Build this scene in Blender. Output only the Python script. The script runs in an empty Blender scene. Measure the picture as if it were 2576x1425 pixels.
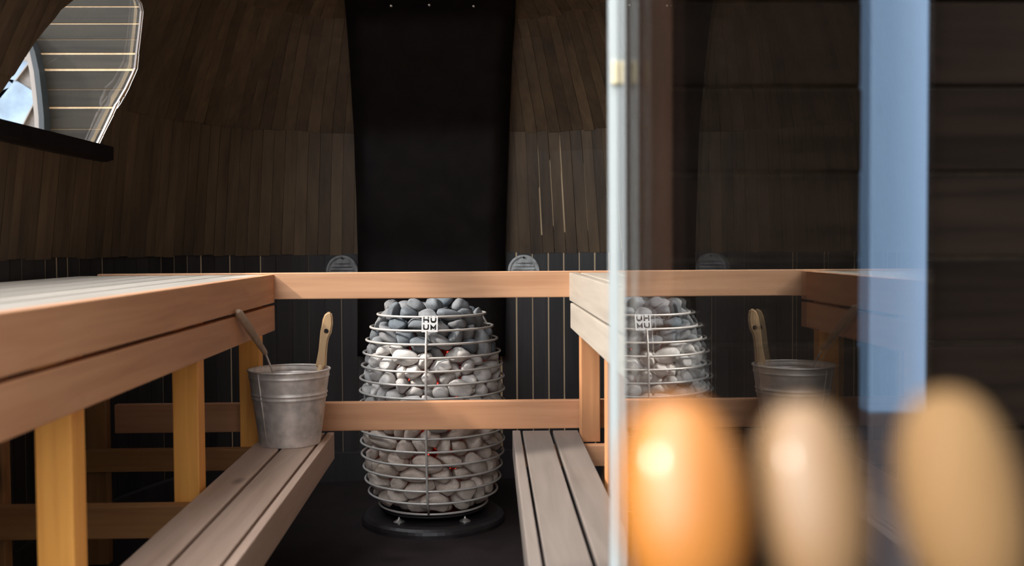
import bpy, bmesh, math, random
from mathutils import Vector, Matrix, Euler, noise

random.seed(7)
sc = bpy.context.scene
COL = sc.collection
PI = math.pi

# ------------------------------------------------------------------ camera
F = 2576.0
CAM = Vector((0, 0, .97))
ROT = (Matrix.Rotation(math.radians(-1.668), 3, 'Z') @ Matrix.Rotation(math.radians(90 - 2.12), 3, 'X')
       @ Matrix.Rotation(math.radians(-.35), 3, 'Z'))
cam_d = bpy.data.cameras.new('camera'); cam = bpy.data.objects.new('camera', cam_d); COL.objects.link(cam)
cam.matrix_world = Matrix.Translation(CAM) @ ROT.to_4x4()
cam_d.sensor_width = 36; cam_d.lens = 36; cam_d.clip_start = .02; cam_d.clip_end = 300
cam_d.dof.use_dof = True; cam_d.dof.focus_distance = 3.36; cam_d.dof.aperture_fstop = 3.1
sc.camera = cam


def ray(px, py):
    return (ROT @ Vector(((px - 1288) / F, -(py - 712.5) / F, -1))).normalized()


def at(px, py, Y):
    d = ray(px, py)
    return CAM + d * (Y / d.y)


# ------------------------------------------------------------------ node helpers
def new_mat(name):
    m = bpy.data.materials.new(name); m.use_nodes = True
    nt = m.node_tree
    return m, nt, nt.nodes['Principled BSDF'], nt.nodes.new, nt.links.new


def ramp(nt, stops):
    r = nt.nodes.new('ShaderNodeValToRGB')
    while len(r.color_ramp.elements) < len(stops): r.color_ramp.elements.new(.5)
    for e, (p, c) in zip(r.color_ramp.elements, stops):
        e.position = p; e.color = (*c, 1)
    return r


def wood(name, light, dark, axis='Y', rough=.55, knots=True, grain=1.0, blotch=.25, coat=0.0, island=False, spec=.5):
    """plank wood whose grain runs along one axis of the object"""
    m, nt, b, N, L = new_mat(name)
    tc = N('ShaderNodeTexCoord'); oi = N('ShaderNodeObjectInfo'); add = N('ShaderNodeVectorMath'); add.operation = 'ADD'
    mul = N('ShaderNodeVectorMath'); mul.operation = 'SCALE'; mul.inputs['Scale'].default_value = 17
    comb = N('ShaderNodeCombineXYZ')
    for i in range(3): L(oi.outputs['Random'], comb.inputs[i])
    L(comb.outputs[0], mul.inputs[0]); L(tc.outputs['Object'], add.inputs[0]); L(mul.outputs[0], add.inputs[1])
    src = add.outputs[0]
    if island:
        g = N('ShaderNodeNewGeometry'); c2 = N('ShaderNodeCombineXYZ'); m2 = N('ShaderNodeVectorMath'); m2.operation = 'SCALE'; m2.inputs['Scale'].default_value = 23
        for i in range(3): L(g.outputs['Random Per Island'], c2.inputs[i])
        a2 = N('ShaderNodeVectorMath'); a2.operation = 'ADD'
        L(c2.outputs[0], m2.inputs[0]); L(src, a2.inputs[0]); L(m2.outputs[0], a2.inputs[1]); src = a2.outputs[0]
    mp = N('ShaderNodeMapping'); s = [42, 42, 42]; s['XYZ'.index(axis)] = 2.2
    mp.inputs['Scale'].default_value = s; L(src, mp.inputs['Vector'])
    n1 = N('ShaderNodeTexNoise'); n1.inputs['Scale'].default_value = 1.0; n1.inputs['Detail'].default_value = 6; n1.inputs['Distortion'].default_value = .6
    L(mp.outputs[0], n1.inputs['Vector'])
    mp2 = N('ShaderNodeMapping'); s = [7, 7, 7]; s['XYZ'.index(axis)] = 1.3
    mp2.inputs['Scale'].default_value = s; L(src, mp2.inputs['Vector'])
    n2 = N('ShaderNodeTexNoise'); n2.inputs['Scale'].default_value = 1.0; n2.inputs['Detail'].default_value = 3
    L(mp2.outputs[0], n2.inputs['Vector'])
    mix = N('ShaderNodeMix'); mix.data_type = 'FLOAT'; mix.inputs[0].default_value = blotch
    L(n1.outputs['Fac'], mix.inputs[2]); L(n2.outputs['Fac'], mix.inputs[3])
    mid = tuple((a + c) / 2 for a, c in zip(light, dark))
    r = ramp(nt, [(.30, dark), (.48, mid), (.68, light)]); L(mix.outputs[0], r.inputs['Fac'])
    colr = r.outputs['Color']
    # board to board tint
    hs = N('ShaderNodeHueSaturation'); mr = N('ShaderNodeMapRange')
    mr.inputs['To Min'].default_value = .86; mr.inputs['To Max'].default_value = 1.12
    L(oi.outputs['Random'], mr.inputs['Value']); L(mr.outputs[0], hs.inputs['Value']); L(colr, hs.inputs['Color']); colr = hs.outputs['Color']
    if island:
        h2 = N('ShaderNodeHueSaturation'); m4 = N('ShaderNodeMapRange'); m4.inputs['To Min'].default_value = .80; m4.inputs['To Max'].default_value = 1.2
        L(g.outputs['Random Per Island'], m4.inputs['Value']); L(m4.outputs[0], h2.inputs['Value']); L(colr, h2.inputs['Color']); colr = h2.outputs['Color']
    if knots:
        mp3 = N('ShaderNodeMapping'); s = [6.5, 6.5, 6.5]; s['XYZ'.index(axis)] = 2.6
        mp3.inputs['Scale'].default_value = s; L(src, mp3.inputs['Vector'])
        v = N('ShaderNodeTexVoronoi'); v.inputs['Scale'].default_value = 1.0; L(mp3.outputs[0], v.inputs['Vector'])
        kr = N('ShaderNodeMapRange'); kr.inputs['From Min'].default_value = .035; kr.inputs['From Max'].default_value = .13
        kr.inputs['To Min'].default_value = .8; kr.inputs['To Max'].default_value = 0
        L(v.outputs['Distance'], kr.inputs['Value'])
        mk = N('ShaderNodeMix'); mk.data_type = 'RGBA'; mk.inputs[7].default_value = (*[c * .3 for c in dark], 1)
        L(kr.outputs[0], mk.inputs[0]); L(colr, mk.inputs[6]); colr = mk.outputs[2]
    L(colr, b.inputs['Base Color'])
    b.inputs['Roughness'].default_value = rough; b.inputs['Specular IOR Level'].default_value = spec
    b.inputs['Coat Weight'].default_value = coat; b.inputs['Coat Roughness'].default_value = .2
    bp = N('ShaderNodeBump'); bp.inputs['Strength'].default_value = .25 * grain; bp.inputs['Distance'].default_value = .002
    L(n1.outputs['Fac'], bp.inputs['Height']); L(bp.outputs[0], b.inputs['Normal'])
    return m


def plain(name, col, rough=.5, metal=0.0, bump=0, bscale=60, var=.0):
    m, nt, b, N, L = new_mat(name)
    b.inputs['Roughness'].default_value = rough; b.inputs['Metallic'].default_value = metal
    b.inputs['Base Color'].default_value = (*col, 1)
    if bump or var:
        tc = N('ShaderNodeTexCoord'); n = N('ShaderNodeTexNoise'); n.inputs['Scale'].default_value = bscale; n.inputs['Detail'].default_value = 5
        L(tc.outputs['Object'], n.inputs['Vector'])
        if var:
            r = ramp(nt, [(.3, tuple(c * (1 - var) for c in col)), (.7, tuple(min(1, c * (1 + var)) for c in col))])
            L(n.outputs['Fac'], r.inputs['Fac']); L(r.outputs['Color'], b.inputs['Base Color'])
        if bump:
            bp = N('ShaderNodeBump'); bp.inputs['Strength'].default_value = bump; bp.inputs['Distance'].default_value = .003
            L(n.outputs['Fac'], bp.inputs['Height']); L(bp.outputs[0], b.inputs['Normal'])
    return m


def stone_mat(name, a, c, speck=.5):
    m, nt, b, N, L = new_mat(name)
    tc = N('ShaderNodeTexCoord'); oi = N('ShaderNodeObjectInfo')
    add = N('ShaderNodeVectorMath'); add.operation = 'ADD'; L(tc.outputs['Object'], add.inputs[0]); L(oi.outputs['Location'], add.inputs[1])
    n = N('ShaderNodeTexNoise'); n.inputs['Scale'].default_value = 14; n.inputs['Detail'].default_value = 8; n.inputs['Roughness'].default_value = .7
    L(add.outputs[0], n.inputs['Vector'])
    n2 = N('ShaderNodeTexNoise'); n2.inputs['Scale'].default_value = 1.6; n2.inputs['Detail'].default_value = 4; L(add.outputs[0], n2.inputs['Vector'])
    mx = N('ShaderNodeMix'); mx.data_type = 'RGBA'; L(oi.outputs['Random'], mx.inputs[0])
    mx.inputs[6].default_value = (*a, 1); mx.inputs[7].default_value = (*c, 1)
    r = ramp(nt, [(.28, (1 - speck,) * 3), (.5, (1, 1, 1)), (.75, (1 + speck * .45,) * 3)]); L(n.outputs['Fac'], r.inputs['Fac'])
    mu = N('ShaderNodeMix'); mu.data_type = 'RGBA'; mu.blend_type = 'MULTIPLY'; mu.inputs[0].default_value = 1
    L(mx.outputs[2], mu.inputs[6]); L(r.outputs['Color'], mu.inputs[7])
    r2 = ramp(nt, [(.3, (.8,) * 3), (.7, (1.15,) * 3)]); L(n2.outputs['Fac'], r2.inputs['Fac'])
    m3 = N('ShaderNodeMix'); m3.data_type = 'RGBA'; m3.blend_type = 'MULTIPLY'; m3.inputs[0].default_value = 1
    L(mu.outputs[2], m3.inputs[6]); L(r2.outputs['Color'], m3.inputs[7])
    L(m3.outputs[2], b.inputs['Base Color']); b.inputs['Roughness'].default_value = .75
    bp = N('ShaderNodeBump'); bp.inputs['Strength'].default_value = .35; bp.inputs['Distance'].default_value = .004
    L(n.outputs['Fac'], bp.inputs['Height']); L(bp.outputs[0], b.inputs['Normal'])
    return m


def glass_mat(name, tint=(1, 1, 1), ior=1.5):
    """clear pane: Fresnel mirror over straight transmission, same from both faces"""
    m = bpy.data.materials.new(name); m.use_nodes = True; nt = m.node_tree; nt.nodes.clear()
    N, L = nt.nodes.new, nt.links.new
    g = N('ShaderNodeNewGeometry'); mr = N('ShaderNodeMapRange'); mr.inputs['To Min'].default_value = ior; mr.inputs['To Max'].default_value = 1 / ior
    L(g.outputs['Backfacing'], mr.inputs['Value'])
    fr = N('ShaderNodeFresnel'); L(mr.outputs[0], fr.inputs['IOR'])
    t = N('ShaderNodeBsdfTransparent'); t.inputs[0].default_value = (*tint, 1)
    gl = N('ShaderNodeBsdfGlossy'); gl.inputs['Roughness'].default_value = 0; gl.inputs[0].default_value = (1, 1, 1, 1)
    mx = N('ShaderNodeMixShader'); L(fr.outputs[0], mx.inputs[0]); L(t.outputs[0], mx.inputs[1]); L(gl.outputs[0], mx.inputs[2])
    o = N('ShaderNodeOutputMaterial'); L(mx.outputs[0], o.inputs[0])
    return m


def glow(name, col, s):
    m, nt, b, N, L = new_mat(name)
    b.inputs['Base Color'].default_value = (*[c * .3 for c in col], 1)
    b.inputs['Emission Color'].default_value = (*col, 1); b.inputs['Emission Strength'].default_value = s
    return m


M = {}
SUN_WOOD = ((.70, .47, .31), (.50, .29, .165))
for ax in 'XYZ':
    M['alder' + ax] = wood('alder_' + ax, (.70, .345, .175), (.54, .235, .11), ax)
    M['rail' + ax] = wood('rail_wood_' + ax, (.58, .315, .175), (.45, .225, .115), ax)
    M['pale' + ax] = wood('weathered_wood_' + ax, (.45, .38, .31), (.34, .28, .225), ax)
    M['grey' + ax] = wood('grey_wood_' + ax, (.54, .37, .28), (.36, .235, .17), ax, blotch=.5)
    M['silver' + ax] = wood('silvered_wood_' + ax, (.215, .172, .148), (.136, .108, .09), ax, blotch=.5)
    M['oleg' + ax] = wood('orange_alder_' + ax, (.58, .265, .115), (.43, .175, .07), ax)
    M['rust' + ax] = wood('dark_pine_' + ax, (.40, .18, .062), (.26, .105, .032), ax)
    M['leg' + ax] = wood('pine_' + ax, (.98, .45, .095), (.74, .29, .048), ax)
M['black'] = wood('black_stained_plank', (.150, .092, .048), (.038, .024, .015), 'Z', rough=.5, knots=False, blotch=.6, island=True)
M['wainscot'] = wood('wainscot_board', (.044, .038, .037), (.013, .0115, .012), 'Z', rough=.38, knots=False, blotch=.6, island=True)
M['hutblack'] = wood('weathered_black_board', (.040, .034, .026), (.013, .0115, .010), 'X', rough=.6, spec=.15, knots=False, blotch=.55, island=True)
M['bare'] = wood('bare_wood', (.68, .50, .30), (.50, .34, .19), 'Z', knots=False)
M['cutedge'] = plain('cut_wood_edge', (.17, .15, .145), .8)
M['facade'] = wood('facade_board', (.013, .008, .0055), (.005, .0035, .0027), 'X', rough=.9, spec=.03, knots=False, island=True)
M['jamb'] = wood('jamb_wood', (.12, .055, .03), (.07, .03, .017), 'Z', spec=.15, knots=False)
M['floor'] = plain('dark_floor', (.024, .016, .016), .55, 0, .25, 9, .35)
M['floor'].node_tree.nodes['Principled BSDF'].inputs['Specular IOR Level'].default_value = .22
M['panel'] = plain('black_sheet', (.0095, .007, .0065), .42, 0, .05, 14, .3); M['panel'].node_tree.nodes['Principled BSDF'].inputs['Specular IOR Level'].default_value = .13
M['plate'] = plain('blackened_plate', (.03, .025, .026), .4, .4, .1, 20, .3)
M['steel'] = plain('brushed_steel', (.60, .55, .51), .42, .3)
M['sign'] = plain('sign_steel', (.66, .65, .64), .4, .35)
M['zinc'] = plain('galvanised_zinc', (.68, .60, .545), .48, .5, .12, 34, .22)
M['vent'] = plain('vent_plastic', (.52, .52, .51), .45, 0, .35, 45, .4)
M['ventshade'] = plain('vent_plastic_shaded', (.21, .20, .20), .45, 0, .35, 45, .4)  # darker copy of the vent plastic, shade put into the colour
M['dark'] = plain('dark_iron', (.02, .018, .018), .6, .3)
M['screw'] = plain('screw_steel', (.75, .72, .68), .35, .9)
M['element'] = glow('hot_element', (1, .055, .035), 1.6)
M['glass'] = glass_mat('door_glass', (.90, .92, .92))
M['pane'] = glass_mat('window_glass', (.97, .98, .98))
M['post'] = plain('pale_blue_paint', (.14, .205, .31), .5)
M['postshade'] = plain('post_shade_colour', (.045, .034, .038), .7)  # dark colour standing for shade on the post's lower end
M['brass'] = plain('brass', (.72, .60, .38), .4, .3)
M['honey'] = wood('lacquered_honey_wood', (.25, .092, .014), (.20, .067, .009), 'Z', rough=.4, spec=.15, knots=False, coat=.55, blotch=.6)
M['birch'] = wood('lacquered_birch', (.145, .083, .039), (.12, .066, .028), 'Z', rough=.45, spec=.2, knots=False, coat=.25, blotch=.6)
M['oak'] = wood('matt_oak', (.14, .082, .035), (.118, .063, .025), 'Z', rough=.7, spec=.08, knots=False, blotch=.6)
M['handle'] = wood('worn_handle_wood', (.46, .32, .22), (.28, .19, .13), 'Z', knots=False)
M['paddle'] = wood('paddle_wood', (.46, .295, .155), (.33, .20, .095), 'Z', knots=False)
M['ground'] = plain('ground_soil', (.14, .12, .10), .9, 0, .3, 3, .3)
M['greywood'] = plain('silvered_wood', (.21, .185, .17), .8, 0, .2, 30, .25)
M['bluepane'] = plain('painted_sky_pane', (.20, .27, .36), .12, 0, 0, 5, .5)  # patchy sky reflection painted into the opaque pane colour
M['slate'] = plain('slate_paint', (.022, .028, .034), .7)
M['palebar'] = plain('pale_painted_bar', (.21, .185, .17), .7)
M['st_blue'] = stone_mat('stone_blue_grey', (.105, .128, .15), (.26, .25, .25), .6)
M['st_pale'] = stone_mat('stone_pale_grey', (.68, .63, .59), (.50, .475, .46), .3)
M['st_bounce'] = stone_mat('stone_warm_bounce', (.58, .455, .375), (.70, .59, .51), .5)  # bottom stones: warm bounced light painted in as a brown tint
def seal():
    m = bpy.data.materials.new('seal_plastic'); m.use_nodes = True; nt = m.node_tree; b = nt.nodes['Principled BSDF']
    b.inputs['Base Color'].default_value = (.52, .54, .52, 1); b.inputs['Roughness'].default_value = .35
    t = nt.nodes.new('ShaderNodeBsdfTransparent'); tl = nt.nodes.new('ShaderNodeBsdfTranslucent'); tl.inputs[0].default_value = (.86, .88, .88, 1)
    m1 = nt.nodes.new('ShaderNodeMixShader'); m1.inputs[0].default_value = .15
    m2 = nt.nodes.new('ShaderNodeMixShader'); m2.inputs[0].default_value = .93
    L = nt.links.new
    L(b.outputs[0], m1.inputs[1]); L(tl.outputs[0], m1.inputs[2]); L(t.outputs[0], m2.inputs[1]); L(m1.outputs[0], m2.inputs[2])
    L(m2.outputs[0], nt.nodes['Material Output'].inputs[0])
    return m
M['seal'] = seal()


# ------------------------------------------------------------------ object helpers
def empty(name, loc, label, cat, group=None):
    o = bpy.data.objects.new(name, None); COL.objects.link(o); o.location = loc
    o.empty_display_size = .1
    return tag(o, label, cat, group)


def tag(o, label, cat, group=None):
    o['label'] = label; o['category'] = cat
    if group: o['group'] = group
    return o


def base(o):
    v = Vector()
    while o is not None: v += o.location; o = o.parent
    return v


def obj(name, bm, mat, parent=None, label=None, smooth=None, loc=None):
    """link a bmesh in world coordinates as one mesh object under its parent"""
    bmesh.ops.recalc_face_normals(bm, faces=bm.faces[:])
    off = base(parent) if parent else Vector(loc) if loc else Vector()
    bmesh.ops.translate(bm, verts=bm.verts[:], vec=-off)
    me = bpy.data.meshes.new(name); bm.to_mesh(me); bm.free()
    for mm in (mat if isinstance(mat, list) else [mat]): me.materials.append(mm)
    if smooth:
        for p in me.polygons: p.use_smooth = True
        if smooth != 'all': me.set_sharp_from_angle(angle=math.radians(40))
    o = bpy.data.objects.new(name, me); COL.objects.link(o)
    if parent: o.parent = parent
    elif loc: o.location = off
    if label: o['label'] = label
    return o


def struct(name, bm, mat, smooth=None):
    o = obj(name, bm, mat, smooth=smooth); o['kind'] = 'structure'; return o


def box(x0, x1, y0, y1, z0, z1, bev=.0025, bm=None):
    b = bmesh.new()
    bmesh.ops.create_cube(b, size=1)
    for v in b.verts:
        v.co = Vector(((x0 + x1) / 2 + v.co.x * (x1 - x0), (y0 + y1) / 2 + v.co.y * (y1 - y0), (z0 + z1) / 2 + v.co.z * (z1 - z0)))
    if bev: bmesh.ops.bevel(b, geom=b.edges[:], offset=bev, segments=2, affect='EDGES', profile=.6)
    if bm is None: return b
    join(bm, b); return bm


def join(bm, b):
    me = bpy.data.meshes.new('tmp'); b.to_mesh(me); b.free(); bm.from_mesh(me); bpy.data.meshes.remove(me)
    return bm


def prism(pts, vec, bm=None):
    """solid between a polygon of 3-D points and the same polygon moved by vec"""
    b = bmesh.new(); vec = Vector(vec)
    a = [b.verts.new(p) for p in pts]; c = [b.verts.new(Vector(p) + vec) for p in pts]
    b.faces.new(a); b.faces.new(c[::-1])
    for i in range(len(a)):
        j = (i + 1) % len(a); b.faces.new((a[i], c[i], c[j], a[j]))
    bmesh.ops.recalc_face_normals(b, faces=b.faces[:])
    if bm is None: return b
    return join(bm, b)


def lathe(prof, c, n=48, bm=None, cap=True):
    """revolve (radius, z) pairs about the vertical through c"""
    b = bmesh.new(); rows = []
    for r, z in prof:
        rows.append([b.verts.new((c[0] + r * math.cos(2 * PI * i / n), c[1] + r * math.sin(2 * PI * i / n), c[2] + z)) for i in range(n)])
    for p, q in zip(rows, rows[1:]):
        for i in range(n):
            b.faces.new((p[i], p[(i + 1) % n], q[(i + 1) % n], q[i]))
    if cap:
        for row in (rows[0], rows[-1]): b.faces.new(row)
    if bm is None: return b
    return join(bm, b)


def tube(pts, r, n=10, closed=False, bm=None, radii=None):
    b = bmesh.new(); pts = [Vector(p) for p in pts]; rows = []
    up = None
    for i, p in enumerate(pts):
        if closed: t = pts[(i + 1) % len(pts)] - pts[i - 1]
        else: t = pts[min(i + 1, len(pts) - 1)] - pts[max(i - 1, 0)]
        t.normalize()
        if up is None: up = t.orthogonal().normalized()
        up = (up - t * up.dot(t)).normalized(); s = t.cross(up)
        rr = radii[i] if radii else r
        rows.append([b.verts.new(p + up * rr * math.cos(2 * PI * k / n) + s * rr * math.sin(2 * PI * k / n)) for k in range(n)])
    prs = list(zip(rows, rows[1:])) + ([(rows[-1], rows[0])] if closed else [])
    for p, q in prs:
        off = 0
        if closed and p is rows[-1]:
            off = min(range(n), key=lambda o: (p[0].co - q[o].co).length)
        for k in range(n): b.faces.new((p[k], p[(k + 1) % n], q[(k + 1 + off) % n], q[(k + off) % n]))
    if not closed:
        b.faces.new(rows[0][::-1]); b.faces.new(rows[-1])
    if bm is None: return b
    return join(bm, b)


def carve(o, cutters):
    """cut openings through a mesh for good; fresh faces take the cutter's bare wood"""
    for cbm in cutters:
        me = bpy.data.meshes.new('cut'); cbm.to_mesh(me); me.materials.append(M['cutedge'])
        co = bpy.data.objects.new('cut', me); COL.objects.link(co)
        md = o.modifiers.new('cut', 'BOOLEAN'); md.operation = 'DIFFERENCE'; md.object = co; md.solver = 'EXACT'; md.material_mode = 'TRANSFER'
        dg = bpy.context.evaluated_depsgraph_get(); dg.update()
        ev = o.evaluated_get(dg)
        nm = bpy.data.meshes.new_from_object(ev, preserve_all_data_layers=True, depsgraph=dg)
        o.modifiers.clear(); old = o.data; o.data = nm; bpy.data.meshes.remove(old)
        bpy.data.objects.remove(co); bpy.data.meshes.remove(me)

# ------------------------------------------------------------------ the domed room
XC, YC, NE = -.186, 2.2, 3.2
A0, B0 = 1.155, 2.05
YF = 1.32                                                     # inside face of the front wall
INS = [(0, 0), (.937, 0), (1.437, .075), (1.836, .30), (2.07, .66), (2.17, 1.06)]


def inset(z):
    for (z0, e0), (z1, e1) in zip(INS, INS[1:]):
        if z <= z1: return e0 + (e1 - e0) * (z - z0) / (z1 - z0)
    return INS[-1][1]


def plan(t, e, out=0.0):
    """point of the room's rounded plan at parameter t, walls drawn in by e"""
    a, b = A0 - e + out, B0 - e + out
    c, s = math.cos(t), math.sin(t)
    return (XC + a * math.copysign(abs(c) ** (2 / NE), c), YC + b * math.copysign(abs(s) ** (2 / NE), s))


def inside(p):
    e = inset(p.z)
    return (abs(p.x - XC) / (A0 - e)) ** NE + (abs(p.y - YC) / (B0 - e)) ** NE - 1


def hit(px, py):
    d = ray(px, py); t0, t1 = 1.6, 6.0
    for _ in range(60):
        tm = (t0 + t1) / 2
        if inside(CAM + d * tm) < 0: t0 = tm
        else: t1 = tm
    return CAM + d * t0


def on_left(Y, z):
    e = inset(z)
    return Vector((XC - (A0 - e) * (1 - (abs(Y - YC) / (B0 - e)) ** NE) ** (1 / NE), Y, z))


# perimeter from front right round the back to front left, cut to equal lengths
T0, T1 = math.radians(-62), math.radians(180 + 62)
TS = [T0 + (T1 - T0) * i / 4000 for i in range(4001)]
PS = [plan(t, 0) for t in TS]
TS, PS = zip(*[(t, p) for t, p in zip(TS, PS) if p[1] > YF])
ARC = [0.0]
for p, q in zip(PS, PS[1:]): ARC.append(ARC[-1] + math.dist(p, q))


def t_at(s):
    lo, hi = 0, len(ARC) - 1
    while hi - lo > 1:
        m = (lo + hi) // 2
        if ARC[m] < s: lo = m
        else: hi = m
    f = (s - ARC[lo]) / max(1e-9, ARC[hi] - ARC[lo])
    return TS[lo] + (TS[hi] - TS[lo]) * min(max(f, 0), 1)


# window opening in the left wall
OUT = [(243, 369), (262, 330), (281, 290), (297, 258), (318, 222), (335, 186), (341, 172), (345, 135), (350, 95), (354, 60), (357, 28), (353, 8), (345, -4),
       (322, -34), (285, -58), (240, -52), (205, -22), (185, -4), (170, 8), (148, 24), (132, 46), (107, 74), (86, 100), (58, 140), (29, 184), (2, 226), (-30, 268), (-58, 297)]
WP = [hit(*p) for p in OUT]


def cutter(pts, d):
    d = Vector(d); bm = bmesh.new(); c = sum(pts, Vector()) / len(pts)
    a = [bm.verts.new(p - d * .16) for p in pts]; q = [bm.verts.new(p + d * .16) for p in pts]
    ca, cq = bm.verts.new(c - d * .16 - d * .05), bm.verts.new(c + d * .21)
    for i in range(len(pts)):
        j = (i + 1) % len(pts)
        bm.faces.new((a[i], q[i], q[j], a[j])); bm.faces.new((a[i], a[j], ca)); bm.faces.new((q[j], q[i], cq))
    bmesh.ops.recalc_face_normals(bm, faces=bm.faces[:])
    return bm


DW = Vector((-.8, .52, .25)).normalized()
# added unseen roof opening, shaped to let sun onto rail, stones, right bench
RQ = [(1.40, 1.48), (2.42, 1.48), (2.50, 1.63), (2.82, 1.73), (2.95, 1.84), (3.20, 1.87), (3.20, 2.06), (1.40, 2.06)]
RP = []
for (ya, za), (yb, zb) in zip(RQ, RQ[1:] + RQ[:1]):
    nq = max(2, int(math.hypot(yb - ya, zb - za) / .1))
    RP += [on_left(ya + (yb - ya) * i / nq, za + (zb - za) * i / nq) for i in range(nq)]
DR = Vector((-.8, 0, .6)).normalized()

def near(pts, q, m):
    return all(min(p[i] for p in pts) - m < q[i] < max(p[i] for p in pts) + m for i in (1, 2))


rp = random.Random(21)
walls = {k: bmesh.new() for k in ('wall_back', 'wall_left', 'wall_right', 'ceiling')}
TH = .004


def plank(bm, sa, sb, z0, z1, lift0, lift1, n, mi=0):
    nf = len(bm.faces)
    ta, tb = t_at(sa), t_at(sb)
    rows = []
    for i in range(n + 1):
        f = i / n; z = z0 + (z1 - z0) * f; e = inset(z); lf = lift0 + (lift1 - lift0) * f
        ring = []
        for d in (lf + TH, lf):
            for t in (ta, tb):
                x, y = plan(t, e, -d + .0); ring.append((x, y, z))
        rows.append([bm.verts.new(p) for p in ring])          # inner a, inner b, outer a, outer b
    for r, q in zip(rows, rows[1:]):
        bm.faces.new((r[0], r[1], q[1], q[0])); bm.faces.new((r[2], q[2], q[3], r[3]))
        bm.faces.new((r[0], q[0], q[2], r[2])); bm.faces.new((r[1], r[3], q[3], q[1]))
    r = rows[0]; bm.faces.new((r[0], r[2], r[3], r[1]))
    r = rows[-1]; bm.faces.new((r[0], r[1], r[3], r[2]))
    if mi:
        bm.faces.ensure_lookup_table()
        for f in bm.faces[nf:]: f.material_index = mi


for z0, z1, w, base_lift, key, n in ((.10, .955, .066, .000, 0, 1), (.937, 1.450, .049, .0046, 1, 5), (1.425, 1.85, .052, .0072, 2, 5),
                                     (1.825, 2.08, .060, .0075, 3, 3), (2.062, 2.17, .07, .008, 4, 2)):
    cnt = int(ARC[-1] / w); w = ARC[-1] / cnt
    for i in range(cnt):
        mid = plan(t_at((i + .5) * w), 0)
        u = mid[0] - XC
        if key >= 3: k = 'ceiling'
        elif mid[1] > 3.45: k = 'wall_back'
        else: k = 'wall_left' if u < 0 else 'wall_right'
        gap = rp.choice([.0006, .001, .0014, .002, .0026]) if key else rp.choice([.0026, .0036, .0044])
        if u > .25 and key == 1: gap = rp.choice([.0008, .0012, .0032, .0042])
        if u < -.2 and key == 0: gap = rp.choice([.0008, .0012, .0028])
        dz = rp.uniform(-.004, .004) if key else 0
        l0 = base_lift + rp.uniform(0, .003); l1 = rp.uniform(0, .0022)
        if key == 0: l0 = l1 = rp.uniform(0, .0012)
        cs = []
        if u < 0 and key:
            for zq in (z0, (z0 + z1) / 2, z1):
                q = plan(t_at((i + .5) * w), inset(zq)); q = (q[0], q[1], zq)
                if near(WP, q, .16) and (WP, DW) not in cs: cs.append((WP, DW))
                if near(RP, q, .16) and (RP, DR) not in cs: cs.append((RP, DR))
        # the bare tongue that shows where a board has shrunk
        if not cs and ((key == 0 and (u > .2 or rp.random() < .45)) or (key == 1 and gap > .003)) and mid[1] > 3.0:
            s_ = (i + 1) * w
            plank(walls[k], s_ - .004, s_ + .004, z0 + .004 + (rp.uniform(0, .12) if key else 0), z1 - (rp.uniform(0, .16) if key else 0), max(l0, .002) - .0016, max(l1, .002) - .0016, n, 2)
        if not cs:
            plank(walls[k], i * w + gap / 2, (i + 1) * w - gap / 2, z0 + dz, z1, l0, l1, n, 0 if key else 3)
        else:
            b = bmesh.new(); plank(b, i * w + gap / 2, (i + 1) * w - gap / 2, z0 + dz, z1, l0, l1, n)
            bmesh.ops.recalc_face_normals(b, faces=b.faces[:])
            me = bpy.data.meshes.new('plank'); b.to_mesh(me); b.free(); me.materials.append(M['black']); me.materials.append(M['cutedge'])
            po = bpy.data.objects.new('plank', me); COL.objects.link(po)
            carve(po, [cutter(*c_) for c_ in cs])
            walls[k].from_mesh(po.data); me = po.data; bpy.data.objects.remove(po); bpy.data.meshes.remove(me)
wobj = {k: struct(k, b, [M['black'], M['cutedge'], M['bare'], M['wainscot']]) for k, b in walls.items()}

# bare backing shell behind the planks, closed on top; also the outside skin
b = bmesh.new(); NS = 160; rows = []
zs = [-.02, .5, .937, 1.1, 1.27, 1.437, 1.57, 1.70, 1.836, 1.95, 2.07, 2.17]
for z in zs:
    rows.append([[b.verts.new((*plan(TS[0] + (TS[-1] - TS[0]) * i / NS, inset(z), o), z)) for i in range(NS + 1)] for o in (.0008, .010)])
for r, q in zip(rows, rows[1:]):
    for i in range(NS):
        b.faces.new((r[0][i], r[0][i + 1], q[0][i + 1], q[0][i])); b.faces.new((r[1][i], q[1][i], q[1][i + 1], r[1][i + 1]))
    for i in (0, NS): b.faces.new((r[0][i], q[0][i], q[1][i], r[1][i]))
for i in range(NS):
    b.faces.new((rows[0][0][i], rows[0][1][i], rows[0][1][i + 1], rows[0][0][i + 1]))
    b.faces.new((rows[-1][0][i], rows[-1][0][i + 1], rows[-1][1][i + 1], rows[-1][1][i]))
shell = struct('wall_outer', b, M['bare'])
carve(shell, [cutter(WP, DW), cutter(RP, DR)])
# roof cap
b = box(XC - .35, XC + .35, YF - .02, YC + B0 - .9, 2.165, 2.21, .004)
struct('trim_1', b, M['black'])

def pane(name, pts, d, off):
    bm = bmesh.new(); d = Vector(d); c = sum(pts, Vector()) / len(pts) + d * (off + .03)
    rings = []
    for f in (1.0, .75, .5, .25):
        rings.append([bm.verts.new(c + (p + d * (off + .03 * (1 - f)) - c) * f) for p in pts])
    n = len(pts)
    for r, q in zip(rings, rings[1:]):
        for i in range(n): bm.faces.new((r[i], r[(i + 1) % n], q[(i + 1) % n], q[i]))
    cc = bm.verts.new(c)
    for i in range(n): bm.faces.new((rings[-1][i], rings[-1][(i + 1) % n], cc))
    return struct(name, bm, M['pane'], smooth='all')


pane('window_1', WP, DW, .022)
pane('added_roof_light', RP, DR, .022)
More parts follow.
